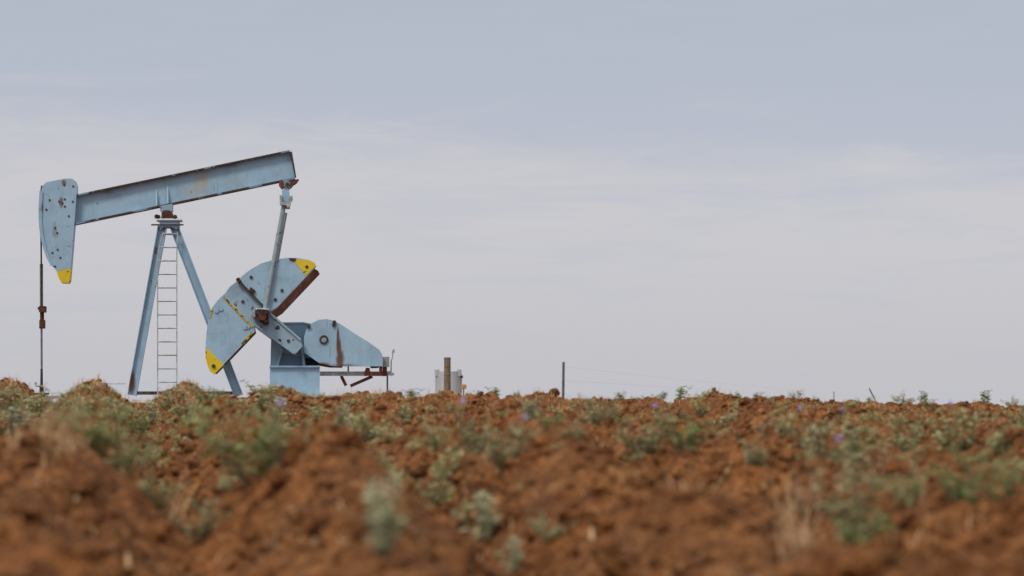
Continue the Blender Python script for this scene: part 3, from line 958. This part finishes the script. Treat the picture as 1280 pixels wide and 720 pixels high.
# wire fence running off to the right
fp = [(703.5, 452.5, 95.0, 0.056), (1042.0, 489.5, 215.0, 0.045)]
f0 = at(704, 500, 95.0)
fence = empty('wire_fence', (f0.x, f0.y, tz(f0.x, f0.y)), 0, 'wire fence with thin grey wooden posts beyond the field, running off to the right', 'fence')
tops = []
for (px, py, Y, r) in fp:
    p = at(px, py, Y)
    g = tz(p.x, p.y)
    l0 = Vector((p.x, p.y, g)) - fence.location
    bm = B()
    add_tube(bm, (l0.x, l0.y, l0.z - 0.4), (l0.x + 0.03, l0.y, p.z - fence.location.z), r, 10, r * 0.9)
    obj('post', bm, M['wood_dark'], fence, True)
for (ya_, yb_) in ((458.5, 490.5), (475.5, 493.0)):
    a, b = at(704, ya_, 95.0) - fence.location, at(1042, yb_, 215.0) - fence.location
    d = b - a
    pts = []
    for k in range(17):
        t = k / 16
        q_ = a + d * (t * 1.9)
        q_.z -= 0.10 * math.sin(math.pi * min(1, t * 1.9))
        pts.append(q_)
    bm = B()
    add_path(bm, pts, 0.003, 5)
    obj('wire', bm, M['pale'], fence)
# leaning stick at the field's edge
c0, c1 = at(1098.5, 502, 27.5), at(1086.5, 485.5, 27.5)
stk = empty('leaning_stick', (c0.x, c0.y, tz(c0.x, c0.y)), 0, 'thin dark dry stick leaning left on the crest of the field', 'stick')
bm = B()
a, b = c0 - stk.location, c1 - stk.location
a.z -= 0.1
add_path(bm, [a, (a + b) / 2 + Vector((0.008, 0, 0.004)), b], 0.0075, 6)
obj('shaft', bm, M['wood_dark'], stk)

# ------------------------------------------------------------------ weeds
def weed_arrays(seed, stems, leaves, spread, leaf, curl=0.5):
    r = random.Random(seed)
    SV, SF, LV, LF = [], [], [], []
    tips = []
    def leaf_at(p, d, ln, wd):
        d = d.normalized()
        s = d.cross(Vector((0, 0, 1)))
        if s.length < 0.05: s = Vector((1, 0, 0))
        s.normalize()
        ro = Matrix.Rotation(r.uniform(-0.9, 0.9), 3, d)
        s = ro @ s
        nrm = s.cross(d)
        k = len(LV)
        m1 = p + d * ln * 0.38 - Vector((0, 0, 0.04 * ln))
        m2 = p + d * ln * 0.72 - Vector((0, 0, 0.16 * ln))
        t = p + d * ln - Vector((0, 0, curl * ln * r.uniform(0.1, 0.7)))
        fold = nrm * wd * 0.25
        LV.extend([p, m1 + s * wd + fold, m1, m1 - s * wd + fold, m2 + s * wd * 0.75 + fold, m2, m2 - s * wd * 0.75 + fold, t])
        for f in ((0, 2, 1), (0, 3, 2), (1, 2, 5), (1, 5, 4), (2, 3, 6), (2, 6, 5), (4, 5, 7), (5, 6, 7)):
            LF.append([k + i for i in f])
    def stem(p, d, ln, rad, nl, depth):
        n = 6
        pts = [p.copy()]
        dd = d.copy()
        for i in range(n):
            dd = (dd + Vector((r.uniform(-.18, .18), r.uniform(-.18, .18), 0.07))).normalized()
            pts.append(pts[-1] + dd * ln / n)
        for i in range(n):
            a, b = pts[i], pts[i + 1]
            ax = (b - a).normalized(); s1 = ax.orthogonal().normalized(); s2 = ax.cross(s1)
            k = len(SV)
            ra, rb = rad * (1 - 0.12 * i), rad * (1 - 0.12 * (i + 1))
            for o, rr in ((a, ra), (b, rb)):
                for j in range(4):
                    SV.append(o + (s1 * math.cos(j * math.pi / 2) + s2 * math.sin(j * math.pi / 2)) * rr)
            for j in range(4):
                SF.append([k + j, k + (j + 1) % 4, k + 4 + (j + 1) % 4, k + 4 + j])
        for i in range(nl):
            t = (0.18 + 0.82 * (i + r.random()) / nl) * n
            j = min(n - 1, int(t))
            q = pts[j].lerp(pts[j + 1], t - j)
            a = i * 2.4 + r.uniform(-.5, .5)
            dr = Vector((math.cos(a), math.sin(a), r.uniform(0.0, 0.9)))
            g = 1.15 - 0.5 * t / n
            leaf_at(q, dr, leaf * g * r.uniform(0.7, 1.2), leaf * g * 0.17 * r.uniform(0.8, 1.3))
        tips.append((pts[-1], dd.copy()))
        if depth:
            for i in range(r.randint(2, 4)):
                j = r.randint(2, n - 1)
                a = r.uniform(0, 6.28)
                stem(pts[j], (dd * 0.7 + Vector((math.cos(a), math.sin(a), 0.3)) * 0.7).normalized(), ln * r.uniform(0.3, 0.5), rad * 0.6, max(4, nl // 2), 0)
    for i in range(stems):
        a = i * 2.399 + r.uniform(-.4, .4)
        rr = spread * math.sqrt((i + 0.4) / stems)
        d = Vector((math.cos(a) * rr, math.sin(a) * rr, 1.0)).normalized()
        stem(Vector((math.cos(a), math.sin(a), 0)) * 0.05 * spread, d, r.uniform(0.45, 1.05) * (1.0 - 0.12 * rr), 0.013, leaves, 1)
    mx = max(v.z for v in LV)
    LVa = np.array([v[:] for v in LV]) / mx
    SVa = np.array([v[:] for v in SV]) / mx
    tp = sorted([(t / mx, d) for t, d in tips], key=lambda q: -q[0].z)
    return SVa, SF, LVa, LF, tp

def flower_mesh():
    V, Fc = [], []
    for k in range(5):
        a = k * 2 * math.pi / 5
        n = len(V)
        c, s = math.cos(a), math.sin(a)
        for (r_, t, z) in ((0.05, 0, 0), (0.6, 0.28, 0.10), (0.6, -0.28, 0.10), (0.62, 0, 0.02), (1.0, 0, -0.05)):
            V.append((c * r_ - s * t, s * r_ + c * t, z))
        Fc += [[n, n + 3, n + 1], [n, n + 2, n + 3], [n + 1, n + 3, n + 4], [n + 3, n + 2, n + 4]]
    V.extend([(0.13 * math.cos(i * 1.257), 0.13 * math.sin(i * 1.257), 0.05) for i in range(5)] + [(0, 0, 0.34)])
    n = len(V) - 6
    for i in range(5):
        Fc.append([n + i, n + (i + 1) % 5, n + 5])
    return V, Fc

def tri_mesh(name, V, Fc, mat, smooth=False):
    me = bpy.data.meshes.new(name)
    me.from_pydata([tuple(v) for v in V], [], [tuple(f) for f in Fc])
    me.materials.append(mat)
    if smooth:
        for p in me.polygons: p.use_smooth = True
    return me

fv, ff = flower_mesh()
FLOWER = tri_mesh('flower', fv, ff, M['petal'])
M['dead'] = mat_leaf('dead_stalk', (0.26, 0.165, 0.085), (0.46, 0.32, 0.18), 0.1)
PROTO = {}
for key, seed, stems, leaves, spread, leaf, m in (
        ('bush', 3, 9, 10, 1.15, 0.17, 'leaf'), ('tall', 8, 6, 11, 0.6, 0.16, 'leaf'), ('low', 14, 9, 9, 2.0, 0.22, 'leaf'),
        ('dark', 21, 11, 10, 1.25, 0.17, 'leaf_dark'), ('sprig', 30, 4, 8, 0.8, 0.26, 'leaf_dark'), ('dry', 41, 9, 8, 1.1, 0.16, 'leaf_dry'),
        ('bush2', 55, 8, 10, 1.0, 0.18, 'leaf'), ('silver', 97, 9, 12, 0.6, 0.19, 'leaf_silver'), ('dead', 91, 12, 3, 0.7, 0.13, 'dead'), ('pale_tall', 63, 8, 11, 0.75, 0.15, 'leaf')):
    sv, sf, lv, lf, tp = weed_arrays(seed, stems, leaves, spread, leaf)
    PROTO[key] = (tri_mesh('stem', sv, sf, M['dead' if m == 'dead' else 'stem']), tri_mesh('foliage', lv, lf, M[m]), tp)

wr = random.Random(5)
def weed(px, py, hpx, key, label, flowers=0, group=None, wide=1.0, Yfix=None):
    if Yfix:
        x, y = (px - 640) / F * Yfix, Yfix
        z = tz(x, y)
    else:
        x, y, z = hit(px, py)
    h = hpx / F * y * (1.45 if group == G2 else 1.3 if group == G3 else 1.35 if px > 500 else 1.0)
    sme, lme, tips = PROTO[key]
    o = empty('weed', (x, y, z - 0.02 * h), wr.uniform(0, 6.28), label, 'weed', group)
    k = h * wide * wr.uniform(0.9, 1.2)
    for nm, me_ in (('stem', sme), ('foliage', lme)):
        c = bpy.data.objects.new(nm, me_)
        col.objects.link(c)
        c.parent = o
        c.scale = (k, k, h * 1.06)
    for i in range(flowers):
        t, d = tips[i % len(tips)]
        f = bpy.data.objects.new('flower', FLOWER)
        col.objects.link(f)
        f.parent = o
        f.location = (t.x * k, t.y * k, t.z * h * 1.06 + 0.004)
        # nodding towards the open side of the field
        a = -o.rotation_euler.z - math.pi / 2 + wr.uniform(-0.8, 0.8)
        f.rotation_euler = Vector((math.cos(a) * 0.8, math.sin(a) * 0.8, 0.75)).to_track_quat('Z', 'Y').to_euler()
        s = 0.0165 * wr.uniform(0.85, 1.2)
        f.scale = (s, s, s)
    return o

G1 = 'weeds along the crest of the field'
G2 = 'weeds among the middle ridges'
G3 = 'blurred weeds in the foreground'
# crest
for a in (
    (128, 492, 12, 'dry', 'dry tan weed crowning the mound left of the pump leg', 0, G1, 1.3),
    (58, 497, 14, 'bush', 'pale weed at the crest directly below the hanging polished rod', 0, G1, 1.5),
    (20, 494, 12, 'dry', 'dry weed on top of the leftmost mound at the edge of the picture', 0, G1, 1.5),
    (240, 493, 14, 'dry', 'dry tan weed on the mound right of the ladder foot', 0, G1, 1.3),
    (270, 501, 21, 'sprig', 'upright dark green weed against the sky left of the rear leg foot', 0, G1, 1.1),
    (338, 496, 16, 'bush', 'green weed at the left lower corner of the blue base block', 0, G1, 1.3),
    (404, 497, 13, 'sprig', 'small green weed at the right lower corner of the blue base block', 0, G1, 1.2),
    (438, 510, 22, 'bush2', 'broad pale weed in front of the pump motor braces', 0, G1, 1.5),
    (466, 505, 18, 'dry', 'dry tan weed below the right end of the belt guard', 0, G1, 1.4),
    (514, 494, 12, 'sprig', 'low dark weed against the sky between pump and tank', 0, G1, 1.6),
    (598, 491, 9, 'sprig', 'tiny weed on the crest just right of the tank', 0, G1, 1.1),
    (619, 493, 13, 'sprig', 'rounded dark weed on the crest between tank and tall fence post', 0, G1, 1.3),
    (776, 495, 9, 'sprig', 'small flat weed on the crest right of the tall fence post', 0, G1, 1.7),
    (828, 497, 9, 'sprig', 'tiny weed first of the row on the crest in mid picture', 0, G1, 1.3),
    (851, 498, 16, 'sprig', 'tallest pale weed of the row on the crest in mid picture', 0, G1, 1.2),
    (882, 499, 12, 'low', 'spreading weed on the crest right of the tallest crest weed', 0, G1, 1.2),
    (946, 500, 11, 'sprig', 'small weed on the crest left of the distant short post', 0, G1, 1.0),
    (996, 506, 14, 'bush', 'grey green weed growing just under the crest left of the distant short post', 0, G1, 1.0),
    (1086, 502, 8, 'sprig', 'tiny weed at the foot of the leaning stick', 0, G1, 1.1),
    (1132, 504, 13, 'low', 'broad weed on the crest right of the leaning stick', 0, G1, 1.1),
    (1154, 504, 15, 'sprig', 'upright weed beside the broad crest weed right of the leaning stick', 0, G1, 0.8),
    (1232, 509, 16, 'sprig', 'upright weed on the crest near the right end of the field', 0, G1, 0.9),
    (1263, 510, 13, 'low', 'spreading weed on the crest at the far right end of the field', 0, G1, 0.9),
): weed(*a)
# middle ground
for a in (
    (12, 520, 24, 'bush', 'grey green weed at the left edge just below the leftmost mound', 0, G2, 1.5),
    (42, 518, 26, 'low', 'spreading pale weed below and left of the polished rod', 0, G2, 1.0),
    (76, 522, 24, 'bush2', 'pale weed with one violet flower below the mound left of the pump leg', 1, G2, 1.4),
    (30, 545, 30, 'low', 'broad silvery weed low at the left edge over tan straw', 0, G2, 1.0),
    (104, 530, 26, 'bush', 'grey green weed right of the single flowered weed near the left edge', 0, G2, 1.3),
    (172, 548, 26, 'dark', 'small dark green weed in the furrow below the front pump leg', 0, G2, 0.9),
    (118, 572, 44, 'dark', 'dark green weed uppermost of the slanting line left of centre', 0, G2, 1.1),
    (150, 600, 44, 'bush', 'green weed midway down the slanting line at left', 0, G2, 1.1),
    (190, 640, 52, 'bush2', 'silvery weed lowest in the slanting line at left', 0, G2, 1.1),
    (210, 512, 18, 'bush', 'pale weed on the slope below the ladder', 0, G2, 1.2),
    (232, 526, 30, 'bush2', 'bushy pale weed below the mound right of the ladder', 0, G2, 1.1),
    (262, 512, 20, 'dark', 'green weed in the furrow below the rear pump leg', 0, G2, 1.1),
    (322, 527, 34, 'bush', 'bushy weed with a violet flower below the yellow tipped counterweight', 1, G2, 1.1),
    (352, 521, 27, 'low', 'spreading pale weed in front of the blue base block', 0, G2, 0.9),
    (356, 588, 54, 'pale_tall', 'tall pale weed with violet flower on top behind the large central mound', 1, G2, 1.0),
    (318, 606, 66, 'dark', 'large dark green bush left of the large central mound', 0, G2, 1.15),
    (290, 616, 26, 'low', 'low dark weed at the foot of the large dark bush', 0, G2, 1.1),
    (408, 528, 20, 'low', 'low grey weed in the furrow right of the blue base block', 0, G2, 1.1),
    (456, 552, 28, 'bush', 'green weed between the central mound and the pump motor', 0, G2, 1.1),
    (506, 533, 30, 'bush2', 'round pale weed with violet flowers right of and below the pump motor', 2, G2, 1.0),
    (494, 556, 22, 'low', 'low weed below the round flowering weed in mid field', 0, G2, 1.1),
    (592, 578, 50, 'pale_tall', 'tall weed with two violet flowers below the storage tank', 2, G2, 1.0),
    (633, 592, 44, 'bush', 'silvery weed with a violet flower right of the tall two flowered weed', 1, G2, 1.0),
    (690, 545, 22, 'dark', 'small dark weed below the tall fence post', 0, G2, 1.0),
    (742, 538, 30, 'bush', 'pale weed below and right of the tall fence post', 0, G2, 1.0),
    (768, 530, 26, 'bush2', 'pale flowering weed at the head of the big mound right of centre', 1, G2, 1.0),
    (804, 580, 46, 'pale_tall', 'big pale bush with a violet flower in the middle of the field', 1, G2, 1.25),
    (856, 570, 38, 'dark', 'dark green bush right of the big pale bush in mid field', 0, G2, 1.0),
    (876, 520, 16, 'bush', 'small pale weed below the row of crest weeds', 0, G2, 1.2),
    (910, 536, 20, 'low', 'low grey weed between the dark bush and the right crest', 0, G2, 1.1),
    (944, 592, 42, 'bush2', 'grey green weed right of the dark green bush in mid field', 0, G2, 0.9),
    (986, 552, 26, 'bush', 'weed with a violet flower below the distant short post', 1, G2, 0.9),
    (1030, 590, 46, 'bush', 'wide grey green weed left of the violet flowered pair at right', 0, G2, 1.1),
    (1074, 586, 46, 'pale_tall', 'grey weed with violet flower standing below the leaning stick', 1, G2, 1.0),
    (1092, 534, 24, 'bush2', 'small bushy weed just below the crest under the leaning stick', 0, G2, 1.0),
    (1134, 570, 38, 'bush', 'bushy weed uppermost in the right hand cluster', 0, G2, 1.1),
    (1136, 640, 62, 'bush2', 'large silvery weed below the uppermost weed of the right hand cluster', 0, G2, 0.95),
    (1162, 520, 14, 'sprig', 'small dark weed under the crest at right', 0, G2, 1.1),
    (1194, 568, 42, 'bush', 'weed with a violet flower in the upper right part of the field', 1, G2, 1.1),
    (1250, 575, 44, 'bush2', 'rounded pale weed near the right edge of the field', 0, G2, 1.0),
    (1216, 650, 64, 'dark', 'large dark based weed at lower right', 0, G2, 1.0),
    (1276, 530, 18, 'low', 'low weed at the extreme right edge', 0, G2, 1.0),
): weed(*a)
# dead stalks and the paler growth of the left half
for a in (
    (18, 556, 34, 'silver', 'silvery weed at the left edge beside the thick dead stalks', 0, G2, 1.2),
    (88, 548, 34, 'pale_tall', 'pale upright weed above the head of the slanting line at left', 0, G2, 1.1),
    (140, 530, 24, 'bush', 'grey green weed in the first furrow below the front pump leg foot', 0, G2, 1.2),
    (188, 532, 22, 'silver', 'small silvery weed in the field below the ladder', 0, G2, 1.1),
    (372, 556, 34, 'bush2', 'bushy weed on the slope below the blue base block', 0, G2, 1.2),
    (428, 545, 26, 'silver', 'silvery weed in the field below the pump motor braces', 0, G2, 1.1),
    (545, 572, 34, 'pale_tall', 'pale upright weed left of the tall two flowered weed', 0, G2, 1.1),
    (562, 606, 34, 'bush', 'grey green weed in the furrow under the tall two flowered weed', 0, G2, 1.2),
    (664, 528, 20, 'silver', 'small silvery weed near the crest, a little left of the tall fence post', 0, G2, 1.2),
    (720, 556, 28, 'bush2', 'bushy weed left of the big pale bush in mid field', 0, G2, 1.2),
    (252, 680, 46, 'bush', 'blurred grey green weed low in the left furrow near the camera', 0, G3, 1.0),
    (545, 640, 40, 'pale_tall', 'blurred pale weed between the silvery foreground weeds', 0, G3, 1.0),
): weed(*a)
for a in (
    (545, 540, 22, 'dead', 'dead brown stalks standing below the brown pole stump', 0, G2, 0.9),
    (668, 560, 26, 'dead', 'dead tan stalks left of the big pale bush in mid field', 0, G2, 1.0),
    (282, 545, 24, 'dead', 'dead stalks in the furrow under the lower yellow counterweight tip', 0, G2, 1.0),
    (60, 556, 40, 'dead', 'thick clump of dead tan stalks on the mound at lower left', 0, G2, 1.3),
    (960, 545, 22, 'dead', 'dead stalks below the crest between mid field and the right hand cluster', 0, G2, 1.0),
    (1105, 610, 40, 'dead', 'dead tan stalks among the right hand cluster of weeds', 0, G2, 1.0),
    (1010, 660, 62, 'dead', 'tall dead straw coloured stalks in the right foreground', 0, G3, 0.7),
    (216, 650, 34, 'dead', 'short dead stalks in the left furrow beside the silvery weed', 0, G3, 0.8),
): weed(*a)
# foreground
for a in (
    (478, 705, 84, 'silver', 'pale blurred weed standing alone on the slope of the central mound', 0, G3, 0.85),
    (508, 618, 34, 'low', 'blurred weed in the furrow right of the central mound top', 0, G3, 1.1),
    (604, 688, 56, 'silver', 'blurred weed in the central furrow at lower middle', 0, G3, 1.0),
    (690, 680, 34, 'low', 'small blurred green weed at the foot of the long mound right of centre', 0, G3, 1.1),
    (1064, 692, 100, 'pale_tall', 'tall blurred weed with bright violet flower near the lower right', 1, G3, 0.9),
    (1078, 700, 54, 'dark', 'dark green blurred weed at the foot of the tall violet flowered weed', 0, G3, 1.0),
    (642, 722, 40, 'silver', 'silvery blurred weed at the bottom edge in mid picture', 0, G3, 1.0),
): weed(*a)

# small sprouts too many to count, thick on the left
SVs, LVs, SFs, LFs = [], [], [], []
sv, sf, lv, lf, tp = weed_arrays(77, 4, 7, 1.0, 0.30)
lv = np.asarray(lv); lf = np.asarray(lf)
offv = 0
n_s = 0
while n_s < 1400:
    y = rng.uniform(9, 28.5); x = rng.uniform(-1, 1) * (y * 0.215 + 0.4)
    dens = 0.13 + 0.75 * sst(np.array([-x / y]), 0.05, 0.17)[0] * sst(np.array([y]), 13, 19)[0] * (1 - 0.75 * sst(np.array([y]), 22, 26)[0]) + 0.2 * (vn(np.array([x * 0.8]), np.array([y * 0.5]), 71)[0] > 0.35)
    if rng.random() > dens: continue
    h = rng.uniform(0.03, 0.10)
    a = rng.uniform(0, 6.28)
    R = np.array([[math.cos(a), -math.sin(a), 0], [math.sin(a), math.cos(a), 0], [0, 0, 1]])
    LVs.append((lv * h * np.array([1.2, 1.2, 1])) @ R.T + np.array([x, y, tz(x, y, True) - 0.004]))
    LFs.append(lf + offv)
    offv += len(lv)
    n_s += 1
spr = mesh_from_arrays('weed_sprouts', np.concatenate(LVs), np.concatenate(LFs), M['leaf'])
tag(spr, 'scattered tiny grey green sprouts between the clods', 'sprouts', kind='stuff')

# dry straw and grass bits
V, Fc = [], []
sr = random.Random(9)
def blade(x, y, z, ln, lean, az, wd):
    n = 5
    d = Vector((math.cos(az), math.sin(az), 0))
    s = Vector((-d.y, d.x, 0))
    k = len(V)
    for i in range(n + 1):
        t = i / n
        ang = lean * (0.4 + 0.9 * t)
        p = Vector((x, y, z)) + d * ln * t * math.sin(ang) + Vector((0, 0, ln * t * math.cos(ang)))
        w = wd * (1 - 0.8 * t)
        V.append(p + s * w); V.append(p - s * w)
    for i in range(n):
        a = k + 2 * i
        Fc.append((a, a + 1, a + 3, a + 2))
def tuft(px, py, n, spread_px, hpx, lean=0.8):
    for i in range(int(n * 1.7)):
        x, y, z = hit(px + sr.gauss(0, spread_px), py + sr.gauss(0, spread_px * 0.25))
        z = tz(x, y, True)
        h = hpx / F * y * sr.uniform(0.5, 1.2)
        blade(x, y, z - 0.006, h, sr.uniform(0.1, lean), sr.uniform(0, 6.28), 0.0034 * sr.uniform(0.7, 1.4))
for a in ((110, 484, 200, 30, 11), (235, 485, 150, 24, 11), (20, 485, 150, 24, 11), (690, 492, 120, 60, 8), (340, 488, 90, 20, 11), (110, 486, 90, 24, 14), (22, 488, 70, 18, 13), (238, 490, 70, 20, 13), (340, 490, 40, 16, 12), (460, 496, 70, 24, 14), (418, 500, 40, 15, 14), (690, 494, 80, 40, 10), (900, 503, 60, 60, 10), (560, 492, 40, 30, 8),
          (75, 560, 130, 34, 38), (40, 580, 60, 24, 34), (160, 520, 60, 40, 16), (200, 505, 50, 20, 14), (300, 510, 50, 25, 14), (520, 540, 40, 40, 14), (620, 505, 40, 40, 10), (1000, 700, 26, 14, 80), (985, 660, 30, 14, 60),
          (225, 660, 14, 8, 50), (860, 620, 40, 50, 24), (1000, 520, 60, 80, 10), (1200, 525, 60, 60, 12), (1160, 690, 30, 50, 30), (430, 560, 20, 30, 20), (740, 520, 50, 40, 12)):
    tuft(*a)
for i in range(5200):     # straw lying about
    y = sr.uniform(5.5, 29); x = sr.uniform(-1, 1) * (y * 0.22 + 0.3)
    blade(x, y, tz(x, y, True) + 0.006, sr.uniform(0.02, 0.11), sr.uniform(0.9, 1.45), sr.uniform(0, 6.28), 0.0026)
# a few broad pale husks near the camera
for (px, py) in ((225, 625), (215, 640), (160, 712), (120, 690), (650, 705), (640, 690), (470, 690), (740, 690)):
    x, y, z = hit(px, py)
    blade(x, y, tz(x, y, True) + 0.01, 0.14, 1.2, sr.uniform(0, 6.28), 0.008)
straw = mesh_from_arrays('dry_straw', [v[:] for v in V], Fc, M['straw'])
tag(straw, 'dry tan straw and grass stalks strewn over the soil', 'straw', kind='stuff')
